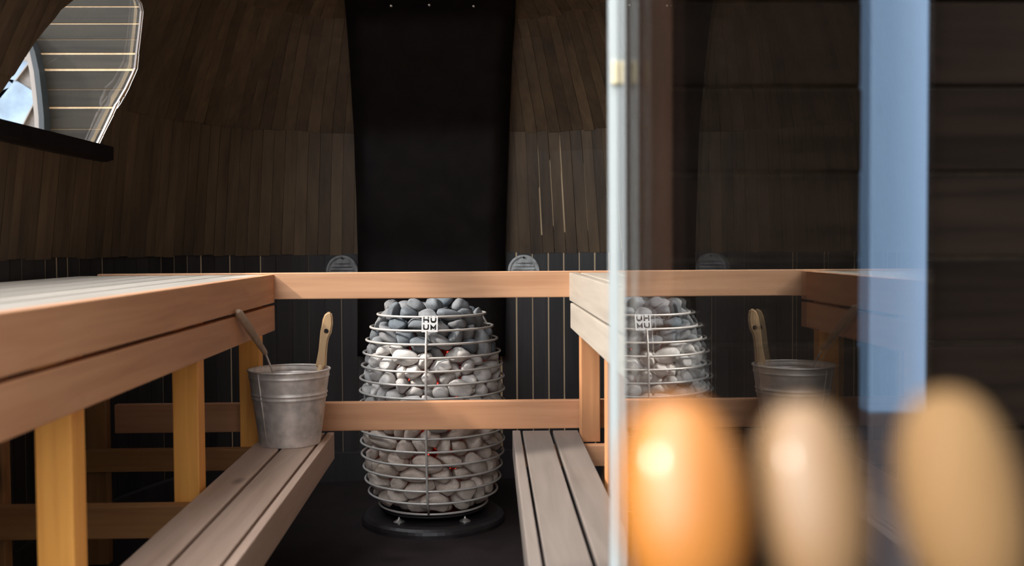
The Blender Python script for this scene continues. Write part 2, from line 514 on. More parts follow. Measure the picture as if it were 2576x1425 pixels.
# dark sill board under the window
s0, s1 = hit(-60, 296), hit(243, 369)
far, near = hit(256, 373), hit(-70, 294)
b = bmesh.new()
dirn = (far - near).normalized(); inn = Vector((.9, .15, 0)).normalized()
pts = []
def sill_sec(p): return [p + Vector((-.05, 0, .004)), p + inn * .036 + Vector((0, 0, .004)), p + inn * .036 + Vector((0, 0, -.038)), p + inn * .012 + Vector((0, 0, -.045)), p + Vector((-.05, 0, -.045))]
sa, sb_ = sill_sec(near), sill_sec(far)
va = [b.verts.new(p) for p in sa]; vb = [b.verts.new(p) for p in sb_]
b.faces.new(va); b.faces.new(vb[::-1])
for i in range(5): b.faces.new((va[i], vb[i], vb[(i + 1) % 5], va[(i + 1) % 5]))
struct('trim_2', b, M['panel'])

# floor, baseboard, ground
b = box(-1.6, 1.4, YF - .1, 4.4, -.04, 0, 0); struct('floor', b, M['floor'])
b = box(-40, 40, -40, 40, -.12, -.05, 0); struct('ground', b, M['ground'])
b = bmesh.new(); NB = 120; rows = []
for z, o in ((0, -.018), (.115, -.018), (.12, -.012), (.12, .002)):
    rows.append([b.verts.new((*plan(TS[0] + (TS[-1] - TS[0]) * i / NB, 0, o), z)) for i in range(NB + 1)])
for r, q in zip(rows, rows[1:]):
    for i in range(NB): b.faces.new((r[i], r[i + 1], q[i + 1], q[i]))
struct('baseboard_back', b, M['wainscot'])

# front wall: boarded outside, doorway on the camera's line
DX0, DX1, DZ = -.84, .186, 2.0
b = bmesh.new()
rf = random.Random(3)
z = -.02
while z < 2.2:
    h = .108
    for x0, x1 in ((-1.5, DX0), (DX1 + .05, 1.6)) if z < DZ else ((-1.5, 1.6),):
        box(x0, x1, 1.275 + rf.uniform(0, .006), 1.30, z, z + h - .005, .003, b)
    z += h
struct('wall_front', b, M['facade'])
b = bmesh.new()
box(-1.5, DX0, 1.30, YF, -.02, 2.25, 0, b); box(DX1 + .05, 1.6, 1.30, YF, -.02, 2.25, 0, b); box(DX0, DX1 + .05, 1.30, YF, DZ, 2.25, 0, b)
struct('wall_inner_front', b, M['black'])
b = box(DX1, DX1 + .05, 1.262, 1.335, 0, DZ, .003); struct('trim_3', b, M['jamb'])
b = box(DX0 - .045, DX0, 1.262, 1.335, 0, DZ, .003); struct('trim_4', b, M['jamb'])
b = box(DX0 - .045, DX1 + .05, 1.262, 1.335, DZ, DZ + .05, .003); struct('trim_5', b, M['jamb'])
# pale upright on the facade
a0, a1 = at(2190, 300, 1.245).x, at(2336, 300, 1.245).x
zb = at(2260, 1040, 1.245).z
b = box(a0, a1, 1.245, 1.285, zb, 2.2, .003); struct('trim_6', b, M['post'])
b = box(a0, a1, 1.245, 1.285, -.05, zb, .003); struct('post_shade_box', b, M['postshade'])  # added box below the post, its shaded lower part painted dark
# added unseen wall that keeps the sun off the facade
b = bmesh.new(); z = -.05
while z < 2.6:
    box(-1.08, -1.04, .02, 1.27, z, z + .12, .003, b); z += .125
struct('wall_sun_block', b, M['facade'])
b = box(-1.2, 1.7, -.05, 1.275, -.06, 0, 0); struct('floor_porch', b, M['facade'])

# ------------------------------------------------------------------ glass door, swung open along the view
GX, GN, GF = .1655, .385, 1.25
door = bpy.data.objects.new('door_1', None); COL.objects.link(door); door.location = (GX, GF, 0); door['kind'] = 'structure'
b = box(GX, GX + .008, GN, GF, .02, 1.97, 0); obj('glass_pane', b, M['glass'], door)
b = box(GX - .0102, GX + .0005, GF - .006, GF + .006, .02, 1.97, .002); obj('edge_seal', b, M['seal'], door)
hp = at(1560, 183, 1.24)
for hz in (hp.z, .35):
    b = box(GX - .0075, GX - .0002, GF - .012, GF - .0065, hz - .014, hz + .014, .002); obj('hinge', b, M['brass'], door)
door.rotation_euler = (0, 0, -.0067)

# ------------------------------------------------------------------ benches
YB = 3.2                                                     # plane of the far bench ends and guard rails


def bench(loc, label, boards, legs=(), bearers=(), skew=0.0):
    root = empty('sauna_bench', loc, label, 'bench')
    def sk(bm):
        if skew:
            for v in bm.verts: v.co.x += skew * (YB - v.co.y)
        return bm
    for nm, ex, mt in boards: obj(nm, sk(box(*ex, .003)), M[mt], root)
    for ex, mt in legs: obj('leg', box(*ex, .003), M[mt], root)
    for ex, mt in bearers: obj('bearer', box(*ex, .003), M[mt], root)
    return root


ZT = at(690, 691, YB).z
XL = at(690, 691, YB).x
FH = .0815
z1 = at(688, 832, YB).z
zg = at(688, 766, YB).z
boards = [('fascia_board', (XL - .027, XL, 1.345, YB, zg + .005, ZT), 'alderY'), ('fascia_board', (XL - .027, XL, 1.345, YB, z1, zg - .003), 'alderY')]
x = XL - .036
for i in range(6):
    boards.append(('seat_slat', (x - .085, x, 1.345, YB - .002, ZT - .027, ZT - .001), 'paleY')); x -= .095
legs = []
for yl in (1.705, 2.457, 3.128):
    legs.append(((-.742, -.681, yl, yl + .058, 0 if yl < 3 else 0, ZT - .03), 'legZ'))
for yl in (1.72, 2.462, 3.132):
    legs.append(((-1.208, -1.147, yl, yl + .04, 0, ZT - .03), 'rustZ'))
bear = [((-1.208, -.68, yl, yl + .03, ZT - .10, ZT - .03), 'alderX') for yl in (1.67, 2.42, 3.09)]
bench((XL, 1.9, 0), 'wide upper wooden bench under the window, two fascia boards over orange legs, sunlit top', boards, legs, bear)

# low bench with the bucket
ZL = at(841, 1088, YB).z
xr = at(841, 1088, YB).x
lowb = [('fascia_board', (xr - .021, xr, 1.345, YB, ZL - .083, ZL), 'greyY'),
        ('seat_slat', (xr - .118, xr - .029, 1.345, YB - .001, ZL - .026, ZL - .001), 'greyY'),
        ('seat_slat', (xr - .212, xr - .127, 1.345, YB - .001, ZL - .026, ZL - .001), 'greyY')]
zb_ = ZL - .027
bearers = [((-1.20, xr - .03, 2.415, 2.452, zb_ - .078, zb_), 'rustX'), ((-1.20, xr - .03, 3.085, 3.122, zb_ - .066, zb_), 'rustX'),
           ((-1.20, xr - .03, 1.655, 1.692, zb_ - .078, zb_), 'rustX')]
lowlegs = []
bench((xr - .1, 1.9, 0), 'low slatted wooden bench in shade carrying the galvanised bucket', lowb, lowlegs, bearers, .008)

# right upper bench
XR = at(1432, 689, YB).x
boards = [('fascia_board', (XR, XR + .027, 1.345, YB, zg + .005, ZT), 'paleY'), ('fascia_board', (XR + .003, XR + .030, 1.345, YB, z1, zg - .003), 'paleY')]
x = XR + .036
for i in range(6):
    boards.append(('seat_slat', (x, x + .085, 1.345, YB - .002, ZT - .027, ZT - .001), 'paleY')); x += .095
l1 = at(1461, 900, 3.128).x
legs = [((l1, l1 + .06, 3.128, 3.186, zb_, ZT - .03), 'olegZ'), ((l1 + .010, l1 + .070, 2.55, 2.608, 0, ZT - .03), 'olegZ'),
        ((l1 + .012, l1 + .072, 1.75, 1.808, 0, ZT - .03), 'olegZ'), ((.80, .86, 3.0, 3.05, 0, ZT - .03), 'olegZ'), ((.80, .86, 1.75, 1.8, 0, ZT - .03), 'olegZ')]
bear = [((l1, .86, yl, yl + .03, ZT - .10, ZT - .03), 'alderX') for yl in (1.715, 2.515, 3.09)]
bench((XR, 1.9, 0), 'upper wooden bench with sun bleached fascia boards beside the edge of the glass door', boards, legs, bear)

# right low bench
xl = at(1289, 1083, YB).x; ZR = at(1340, 1083, YB).z
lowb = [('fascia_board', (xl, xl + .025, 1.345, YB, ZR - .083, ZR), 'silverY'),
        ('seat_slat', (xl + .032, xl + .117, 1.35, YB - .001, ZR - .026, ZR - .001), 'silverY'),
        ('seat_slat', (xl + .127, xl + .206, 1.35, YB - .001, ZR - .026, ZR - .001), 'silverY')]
bearers = [((xl + .03, .86, 3.085, 3.122, zb_ - .066, zb_ - .002), 'alderX'), ((xl + .03, .86, 1.65, 1.687, zb_ - .078, zb_ - .002), 'alderX')]
lowlegs = []
bench((xl + .1, 1.9, 0), 'low slatted pale wooden bench, empty, lit by daylight, between heater and glass door', lowb, lowlegs, bearers, -.008)

# guard rails in front of the heater
p, q = at(1080, 684.5, YB), at(1080, 751, YB)
rail = obj('guard_rail', box(-1.19, .86, YB, YB + .03, q.z, p.z, .003), M['railX'], loc=(-.18, YB, q.z))
tag(rail, 'upper pale wooden guard rail crossing above the heap of sauna stones', 'rail')
p2, q2 = at(1140, 1010.5, YB), at(1140, 1082, YB)
rail2 = obj('guard_rail', box(-1.146, .86, YB, YB + .03, q2.z, p2.z, .003), M['alderX'], loc=(-.18, YB, q2.z))
tag(rail2, 'lower wooden guard rail crossing in front of the middle of the stone heater', 'rail')

# ------------------------------------------------------------------ heater
HC = Vector((-.178, 3.6, 0))
RINGS = [(.732, .189), (.6877, .214), (.6434, .229), (.5992, .239), (.555, .245), (.5107, .2515), (.4664, .253), (.422, .254), (.378, .254),
         (.3336, .253), (.2893, .2515), (.245, .249), (.2008, .243), (.1565, .2376), (.1122, .226), (.068, .190)]
heater = empty('sauna_heater', HC, 'round wire basket sauna heater with steel rings filled with grey stones', 'heater')
for z, r in RINGS:
    ring_pts = [HC + Vector((r * math.cos(2 * PI * i / 72), r * math.sin(2 * PI * i / 72), z)) for i in range(72)]
    obj('wire_ring', tube(ring_pts, .004, 8, True), M['steel'], heater, smooth='all')
for ang in (-92, 28, 148):
    c, s = math.cos(math.radians(ang)), math.sin(math.radians(ang))
    pts = [HC + Vector(((r + .0045) * c, (r + .0045) * s, z)) for z, r in RINGS[(1 if ang < 0 else 0):]]
    obj('upright_rod', tube(pts, .0038, 8), M['steel'], heater, smooth='all')
plate_ = obj('base_plate', lathe([(.02, .052), (.184, .052), (.186, .055), (.184, .058), (.02, .058)], HC, 48), M['dark'], heater)
obj('core', lathe([(.02, .09), (.084, .09), (.084, .645), (.02, .645)], HC, 32), M['dark'], heater)
for k in range(6):
    a = -PI / 2 + .27 + (k - 3) * .42
    x, y = HC.x + .092 * math.cos(a), HC.y + .092 * math.sin(a)
    obj('heating_element', tube([(x, y, .12), (x, y, .61)], .0045, 8), M['element'], heater, 'red hot heating element', smooth='all')
FEET = [at(1004, 1318, 3.445), at(1170, 1316, 3.445), HC + Vector((.0, .15, 0)), HC + Vector((-.1, .1, 0))]
for f in FEET:
    obj('foot', lathe([(.019, .0345), (.019, .037), (.006, .0445), (.0035, .048), (.0035, .0525), (.002, .0525)], (f.x, f.y, 0), 16), M['screw'], plate_, smooth=True)
# name plate with cut out letters
top, bot = RINGS[0], RINGS[1]
pa = HC + Vector((0, -(top[1] + .0045), top[0] + .004)); pb = HC + Vector((0, -(bot[1] + .0045), bot[0] - .004))
vdir = (pb - pa); PW = .0535
px0 = at(1060.5, 815, 3.39).x
un = Vector((1, 0, 0)); nn = un.cross(vdir).normalized()
if nn.y > 0: nn = -nn


def pl(u, v, d=0): return Vector((px0, pa.y, pa.z)) + un * (u * PW) + vdir * v + nn * d


plate = obj('name_plate', prism([pl(0, 0), pl(1, 0), pl(1, 1), pl(0, 1)], nn * .0015), M['sign'], heater)


def letter(poly):
    return prism([pl(u, v, -.004) + Vector(()) if False else pl(u, v, -.004) for u, v in poly], nn * .010)


def uu(u0, u1, v0, v1, s, lip=0):
    w = u1 - u0
    return [(u0, v0), (u0 + s, v0), (u0 + s, v1 - .19), (u0 + s + .04, v1 - .115), (u1 - s - .04, v1 - .115), (u1 - s, v1 - .19), (u1 - s, v0),
            (u1, v0), (u1, v1 - .14), (u1 - .05, v1 - .03), (u1 - .12, v1), (u0 + .12, v1), (u0 + .05, v1 - .03), (u0, v1 - .14)]


H = [(.09, .05), (.185, .05), (.185, .19), (.365, .19), (.365, .05), (.46, .05), (.46, .42), (.365, .42), (.365, .30), (.185, .30), (.185, .42), (.09, .42)]
Mm = [(.545, .50), (.725, .70), (.905, .50), (.905, .89), (.80, .89), (.80, .75), (.725, .84), (.65, .75), (.65, .89), (.545, .89)]
cuts = [letter(H), letter(uu(.545, .915, .13, .44, .085)), letter(uu(.09, .46, .53, .90, .09)), letter(Mm),
        letter([(.55, .03), (.625, .03), (.625, .085), (.55, .085)]), letter([(.83, .03), (.905, .03), (.905, .085), (.83, .085)]),
        letter([(.705, .895), (.745, .895), (.745, .945), (.705, .945)])]
off = base(heater)
for c in cuts: bmesh.ops.translate(c, verts=c.verts[:], vec=-off)
plate_cut = []
for c in cuts: plate_cut.append(c)
# the plate sits in heater space; move the cutters there
for c in plate_cut: bmesh.ops.translate(c, verts=c.verts[:], vec=off)
carve_parent = plate.parent
plate.parent = None; plate.location = off
bpy.context.view_layer.update()
carve(plate, plate_cut)
plate.data.materials.clear(); plate.data.materials.append(M['sign'])
for p_ in plate.data.polygons: p_.material_index = 0
plate.parent = carve_parent; plate.location = (0, 0, 0)

hearth = obj('hearth_plate', lathe([(.02, 0), (.252, 0), (.252, .012), (.249, .022), (.240, .030), (.225, .034), (.02, .034)], HC, 64), M['plate'], loc=tuple(HC))
tag(hearth, 'round dark floor plate under the wire basket of stones', 'floor plate')

# stones, packed in the basket
STONES = [[7,68,37,28,155,48,95,19,21,-133],[8,43,33,33,-81,-106,106,-20,119,10],[6,43,41,27,-109,-147,129,-154,14,-25],[1,41,37,33,42,-128,98,-100,-11,124],[8,36,34,33,-117,-53,99,108,71,10],[0,54,41,25,16,-189,107,52,-21,-155],[6,71,41,30,-148,-34,136,14,29,160],[7,64,40,33,-40,14,696,40,26,96],[2,38,34,33,110,-77,89,-37,25,7],[5,68,34,31,-13,55,740,16,1,-61],[4,55,33,33,-181,-96,160,67,-4,124],[8,51,38,28,93,-133,116,35,57,0],[3,66,33,33,33,-131,169,-14,-31,8],[2,37,41,33,161,-32,97,-35,-19,95],[2,62,33,27,113,-82,148,-33,36,15],[4,38,37,26,-146,-103,104,-27,-34,107],[7,52,30,30,200,10,150,86,2,101],[1,71,37,29,-177,10,169,-37,171,14],[9,43,35,27,152,-127,142,-105,-115,18],[4,68,33,31,-83,-96,176,86,16,-29],[2,46,38,28,-208,-30,216,-131,-67,-36],[9,44,38,26,183,-70,150,-16,109,126],[5,62,36,27,183,95,173,91,14,-60],[2,46,35,27,-150,-138,205,130,-6,-19],[7,59,35,27,-36,-144,94,101,6,41],[5,47,34,25,-170,-92,218,-100,-1,-125],[5,55,39,28,-37,-184,161,25,-13,3],[2,39,36,24,117,-170,147,-109,8,13],[6,54,30,24,103,-171,200,163,14,67],[5,37,36,24,-106,-162,168,-10,171,-47],[7,68,30,29,169,-45,238,65,-15,-170],[4,42,30,25,60,-188,158,42,-8,-19],[8,36,31,31,-24,-126,213,43,-12,11],[2,61,30,28,127,-80,200,-73,32,-36],[0,49,37,25,-200,34,231,-122,-7,15],[0,53,38,25,31,-182,202,17,5,-39],[2,38,37,27,-197,94,246,101,-134,17],[5,50,40,25,-55,-199,208,-7,-5,172],[2,36,36,29,194,-88,209,-106,-20,32],[0,68,35,33,76,-123,234,83,-12,-174],[9,54,38,32,200,35,210,132,5,-72],[8,55,31,30,-4,-214,242,-59,-15,178],[1,68,31,33,168,-70,296,60,-17,-180],[7,59,34,24,152,-155,232,-91,-33,-132],[3,45,34,31,-140,-121,261,89,-4,-149],[0,56,41,28,195,-14,278,-49,-12,-16],[1,43,33,28,-213,-46,298,-140,28,74],[1,52,41,26,66,-192,251,-10,16,0],[2,66,35,23,-85,-122,227,149,5,97],[6,66,37,25,144,-104,267,-73,7,-19],[1,50,34,23,-190,-97,268,46,-56,-65],[7,42,32,23,43,-122,296,103,7,157],[0,40,41,24,-104,-180,252,-10,144,65],[9,40,35,28,138,-154,303,-97,-9,-26],[8,35,40,26,90,-183,295,-27,30,-22],[1,65,35,24,210,76,267,82,-14,106],[9,48,40,32,-51,-132,281,73,-153,37],[4,65,38,24,-188,44,315,10,41,-174],[6,68,38,28,109,-181,349,156,-17,37],[4,65,32,29,-159,-150,319,176,11,-33],[1,50,36,30,175,-113,334,-163,1,-17],[1,70,40,28,-23,-178,306,-63,-4,-106],[1,66,36,33,196,40,319,-174,-8,-44],[3,35,34,30,-81,-198,291,-98,126,24],[9,45,33,29,180,-31,341,10,26,120],[9,61,31,28,-221,9,346,-14,-8,84],[8,70,34,24,42,-172,316,49,24,-77],[8,63,38,26,-56,-129,367,-59,-58,-143],[8,58,33,24,-96,-116,317,-8,147,-104],[4,53,39,30,90,-105,336,23,-80,-137],[7,40,35,28,219,-8,369,17,17,88],[1,40,31,27,4,-219,331,12,20,-27],[6,47,32,33,149,-76,369,-28,152,-37],[1,58,41,25,56,-138,381,-41,-3,115],[2,53,37,29,-124,-157,366,118,-2,58],[3,50,26,24,197,52,378,-18,26,18],[1,56,30,27,38,-220,379,75,2,-160],[7,53,26,24,-52,-195,363,-111,-31,56],[5,39,34,22,114,-189,402,19,-161,66],[8,46,28,26,-152,-84,326,59,-41,-36],[9,38,29,28,12,-180,368,-106,-68,-96],[6,35,27,21,-97,-199,358,-1,-99,142],[5,50,26,23,212,-78,376,-95,37,65],[4,50,28,21,173,-130,383,12,-38,-166],[4,47,31,23,-35,-214,408,-14,168,15],[9,59,28,22,-223,-34,376,-138,-16,95],[0,47,35,28,107,-97,418,-154,11,-36],[3,50,28,21,-124,-108,415,-10,35,-128],[6,43,29,28,219,11,416,-10,171,-87],[7,51,31,26,66,-213,438,15,155,17],[8,34,29,26,-193,-100,351,51,-125,25],[8,51,30,25,208,-63,435,-33,-170,30],[5,30,29,22,-212,-71,404,-25,135,80],[1,41,33,28,-6,-125,396,0,55,-109],[8,54,34,21,-116,-166,425,6,156,101],[4,55,35,24,175,-30,426,6,-112,-46],[8,30,35,24,-159,-84,389,14,-148,-49],[9,32,28,25,181,-120,431,-56,-29,-10],[9,44,29,28,-59,-214,450,58,10,140],[5,60,31,26,218,37,460,-89,14,96],[7,51,30,24,-209,-4,423,50,-22,127],[5,43,35,28,46,-156,428,-62,-8,-1],[2,56,31,20,-181,-105,433,-13,-169,-44],[0,46,32,22,-156,-145,470,-66,-36,38],[1,35,33,20,-29,-166,426,146,-1,1],[2,32,33,23,-174,-145,388,-22,-105,30],[9,34,31,27,143,-171,443,146,17,43],[6,59,28,26,-216,-42,470,148,-2,-76],[5,44,34,22,102,-200,490,-90,14,23],[6,44,30,27,-114,-166,466,-34,-178,57],[6,59,28,20,125,-117,450,-173,-19,31],[2,50,26,27,-177,-104,487,31,25,-115],[0,35,34,24,1,-210,448,-18,-164,61],[3,35,35,21,-60,-54,677,-37,147,-9],[8,49,28,22,-48,-131,443,24,-172,43],[3,51,26,22,207,-78,482,131,17,74],[1,32,34,28,-208,72,493,-42,-12,155],[3,32,32,27,53,-111,454,-12,-130,-85],[9,36,31,22,-52,-184,481,4,-10,-69],[1,58,34,25,-129,-47,495,-17,-20,-46],[5,34,27,28,40,-209,480,85,35,80],[5,30,30,27,-143,-174,517,-61,17,-173],[9,41,33,23,204,81,491,48,-13,-93],[9,31,27,27,-180,-120,533,19,177,-59],[7,47,28,28,-2,-150,476,-148,-14,-88],[4,34,26,27,163,-137,481,-74,-4,-50],[3,43,31,22,130,-127,627,26,19,125],[5,45,27,22,117,-149,482,12,-6,-45],[8,31,33,26,53,-152,486,-3,-6,-144],[2,56,30,24,-100,-100,471,-23,31,15],[8,58,34,22,160,-72,501,159,19,78],[3,32,33,26,-54,-117,488,14,134,-105],[0,48,34,23,-1,-194,531,-60,19,-95],[9,40,27,27,-89,-186,503,-45,-16,-100],[6,49,26,28,-127,-75,540,157,-14,5],[2,33,28,26,56,-186,526,-4,-13,-84],[4,44,32,24,-203,-29,519,-131,7,-23],[9,40,32,22,-38,-165,520,-4,18,-92],[6,38,27,26,-204,-73,527,-5,-62,94],[0,31,29,25,128,-169,515,16,18,-1],[0,30,31,25,-56,-204,548,-12,-135,-119],[1,39,35,25,-217,37,529,-166,-49,-11],[6,38,30,25,119,-108,526,28,-43,137],[1,50,33,20,191,90,607,5,-122,32],[0,49,26,26,-197,-24,572,-160,-1,-41],[7,60,30,24,-93,-150,536,98,-26,-84],[1,32,35,25,217,-19,512,-37,21,132],[0,30,28,20,-158,-124,610,170,-41,-22],[3,38,27,23,91,-90,497,116,-137,0],[8,51,34,27,-140,-144,570,159,2,83],[3,40,34,21,174,-127,535,-48,21,-123],[3,36,28,24,-181,-89,578,-86,12,-153],[5,60,26,23,32,-122,524,-117,26,11],[4,58,32,27,208,48,557,-89,-33,135],[3,32,30,22,-59,-106,542,45,19,133],[5,58,31,27,177,-66,543,21,-178,29],[7,47,30,21,-81,-195,597,94,-6,159],[0,55,30,27,76,-132,552,68,-32,131],[1,42,35,26,41,-202,569,6,-17,-10],[9,38,32,25,-198,35,583,-70,-153,31],[4,34,26,22,128,-166,556,43,-36,-86],[4,56,33,28,-94,-141,609,-135,27,50],[9,33,34,22,203,-13,578,-2,-8,-6],[8,58,32,27,-22,-175,582,-149,-18,-72],[6,38,30,28,-37,-134,612,89,6,74],[6,56,30,24,130,-117,579,149,-5,-36],[4,35,28,23,-200,-46,610,-100,-44,98],[7,44,35,27,94,-164,603,-178,-5,-34],[5,50,31,22,179,27,600,-25,39,-177],[2,42,31,27,-29,-194,640,-22,12,-3],[8,50,32,22,133,-60,600,50,16,10],[8,59,34,27,176,-86,634,2,67,-69],[1,57,34,21,21,-147,595,-37,-139,81],[4,38,27,27,201,-46,620,-13,-172,-75],[0,49,26,27,-180,47,646,2,117,133],[2,59,31,27,118,-93,660,-27,37,139],[5,47,26,28,162,94,668,-31,17,107],[2,54,35,28,-79,-146,658,120,6,-119],[5,56,29,25,80,-146,644,11,137,-46],[8,56,33,27,-8,-95,681,-44,10,-130],[2,50,31,25,180,4,652,-68,151,-50],[3,37,27,28,-176,-81,634,175,-15,56],[2,31,32,25,55,-108,665,-16,-12,94],[9,57,30,23,-125,-56,630,72,27,-113],[2,48,27,21,11,-131,640,130,25,38],[6,30,34,26,154,41,695,-66,30,146],[2,37,28,21,-105,-82,592,-51,33,89],[0,34,30,27,63,-61,688,-58,6,-3],[8,57,29,22,24,-186,656,-9,29,-7],[8,60,29,20,-195,-10,650,120,-26,-76],[9,31,35,20,152,-46,651,-64,-1,14],[1,52,30,28,-145,-111,667,6,-151,-52],[0,31,28,21,-86,-94,645,-7,125,114],[1,45,33,20,36,-158,687,123,-24,-64],[7,50,33,25,-158,35,703,-27,160,63],[9,40,29,22,-109,-133,707,-48,-169,-51],[6,39,26,21,-154,-49,680,67,36,62],[6,39,34,22,90,-128,702,-10,-5,-60],[0,51,31,22,-31,-160,704,18,0,162],[7,56,30,22,157,-27,705,67,-62,-78],[4,30,32,24,-119,-65,674,44,-63,83],[2,56,34,24,124,-81,719,10,-145,58],[2,34,26,20,43,-95,711,164,-24,51],[0,42,30,28,-107,-16,698,-9,37,167],[4,34,32,26,80,128,726,-160,-44,30],[5,43,34,22,-89,72,725,53,49,-21],[1,37,30,21,-81,-89,700,-164,-11,27],[6,32,35,28,124,28,720,-10,143,48],[7,35,33,27,-41,146,734,47,18,140],[5,53,28,27,-123,-82,739,16,-144,107],[4,53,30,23,2,-56,730,-14,10,-109],[0,43,26,27,-82,26,736,32,-47,37],[5,60,34,22,-68,-97,734,-155,1,83],[8,45,34,24,72,-23,719,-18,-23,-126],[3,37,32,20,-89,-21,750,33,28,-34],[5,44,32,22,68,-140,733,-178,9,17],[6,30,35,27,63,45,725,-4,-26,-53],[4,57,26,21,-156,-16,721,-49,-42,28],[9,50,29,20,-3,-141,733,-16,-169,-57],[1,39,27,24,119,86,726,-16,153,0],[4,49,31,20,28,93,738,-6,-11,91],[4,43,26,22,-151,46,755,107,1,75],[8,52,28,20,26,4,769,21,-17,-10],[7,43,30,24,12,-92,768,-24,9,-65],[2,37,27,26,99,-3,757,17,-16,41],[0,38,29,22,-45,-82,765,-13,-13,-137]]
def stone_mesh(k):
    """a smooth lumpy beach stone of unit size, one of ten shapes"""
    rnd = random.Random(900 + k)
    bm = bmesh.new()
    bmesh.ops.create_icosphere(bm, subdivisions=3, radius=1.0)
    off = Vector((rnd.uniform(-50, 50), rnd.uniform(-50, 50), rnd.uniform(-50, 50)))
    p = rnd.uniform(2.1, 2.7)
    egg = rnd.uniform(-.22, .22); bend = rnd.uniform(-.12, .12)
    cuts = [(Vector((rnd.uniform(-1, 1), rnd.uniform(-1, 1), rnd.uniform(-1, 1))).normalized(), rnd.uniform(.66, .88)) for _ in range(7)]
    for v in bm.verts:
        d = v.co.normalized()
        r = (abs(d.x)**p + abs(d.y)**p + abs(d.z)**p)**(-1/p)
        q = d*r
        for n, h in cuts:
            e = q.dot(n) - h
            if e > 0: q -= n*e*.85
        q *= 1 + .11*noise.noise(d*1.3 + off) + .035*noise.noise(d*3.1 + off)
        q.y *= 1 + egg*q.x; q.z *= 1 + .7*egg*q.x
        q.z += bend*q.x*q.x
        v.co = q
    for f in bm.faces: f.smooth = True
    me = bpy.data.meshes.new('sauna_stone'); bm.to_mesh(me); bm.free()
    return me

SM = [stone_mesh(k) for k in range(10)]
SMV = {}
for k in range(10):
    for mk in ('st_blue', 'st_pale', 'st_bounce'):
        me = SM[k].copy(); me.materials.append(M[mk]); me.name = 'sauna_stone'; SMV[k, mk] = me
rs = random.Random(11)
LAB = {'st_blue': ('bluish grey rounded stone in the top layers of the wire basket', 'bluish stones heaped at the top of the heater'),
       'st_pale': ('pale grey smooth rounded stone in the middle of the wire basket', 'pale stones between the two guard rails'),
       'st_bounce': ('brownish grey rounded stone in the shaded bottom of the wire basket', 'brownish stones below the lower guard rail')}
for k, a, b_, c, x, y, z, r1, r2, r3 in STONES:
    mk = 'st_blue' if z > 600 + rs.uniform(-20, 20) else 'st_pale' if z > 375 else 'st_bounce'
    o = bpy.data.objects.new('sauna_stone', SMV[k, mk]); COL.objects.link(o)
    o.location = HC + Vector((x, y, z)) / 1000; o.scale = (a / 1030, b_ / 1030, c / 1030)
    o.rotation_euler = [math.radians(v) for v in (r1, r2, r3)]
    tag(o, LAB[mk][0], 'stone', LAB[mk][1])

# ------------------------------------------------------------------ bucket, ladle, wooden scoop
bp_ = at(730, 1111, 3.035); BC = Vector((bp_.x, 3.035, ZL))
bucket = empty('bucket', BC, 'galvanised metal bucket standing on the low bench', 'bucket')
rb_, rt, bh = .0885, .1185, at(733, 930, 3.03).z - ZL
prof = [(.002, .006), (rb_ - .004, .006), (rb_ - .003, 0), (rb_, .0)]
for i in range(1, 71):
    f = i / 70; z = bh * f; r = rb_ + (rt - rb_) * f
    for zc, am in ((.635, .0030), (.69, .0030), (.915, .0020)): r += am * math.exp(-((f - zc) / .013) ** 2)
    prof.append((r, z))
prof2 = [(r - .0012, z) for r, z in reversed(prof[4:])] + [(rb_ - .005, .010), (.002, .010)]
obj('body', lathe(prof + prof2, BC, 64), M['zinc'], bucket, smooth=True)
obj('rim', tube([BC + Vector((rt * math.cos(2 * PI * i / 64), rt * math.sin(2 * PI * i / 64), bh)) for i in range(64)], .0032, 8, True), M['zinc'], bucket, smooth='all')
sa_ = math.radians(-128)
obj('seam', tube([BC + Vector(((rb_ + (rt - rb_) * f + .0005) * math.cos(sa_ + .02), (rb_ + (rt - rb_) * f + .0005) * math.sin(sa_ + .02), .004 + (bh - .008) * f)) for f in (0, .5, 1)], .0022, 8), M['zinc'], bucket, smooth='all')

lt = at(598, 783, 2.675); lm = at(668, 890, 2.86); lb = at(686, 935, 2.93)
ladle = empty('ladle', BC + Vector((-.06, -.02, .012)), 'metal ladle with worn wooden handle, leaning from the bucket against the upper bench', 'ladle')
d = (lm - lt)
obj('handle', tube([lt, lt + d * .04, lt + d * .35, lt + d * .8, lt + d * .97, lm], .01, 14, radii=[.006, .0105, .0118, .0085, .0078, .006]), M['handle'], ladle, 'worn brown wooden handle', smooth=True)
end = BC + Vector((-.052, -.035, .050))
obj('shaft', tube([lm - d * .05, lm, lb, end], .0028, 8), M['steel'], ladle, smooth='all')
obj('cup', lathe([(.002, 0), (.022, .002), (.032, .014), (.036, .034), (.0345, .034), (.030, .015), (.021, .004), (.002, .002)], end + Vector((.032, .01, -.034)), 24), M['steel'], ladle, smooth=True)

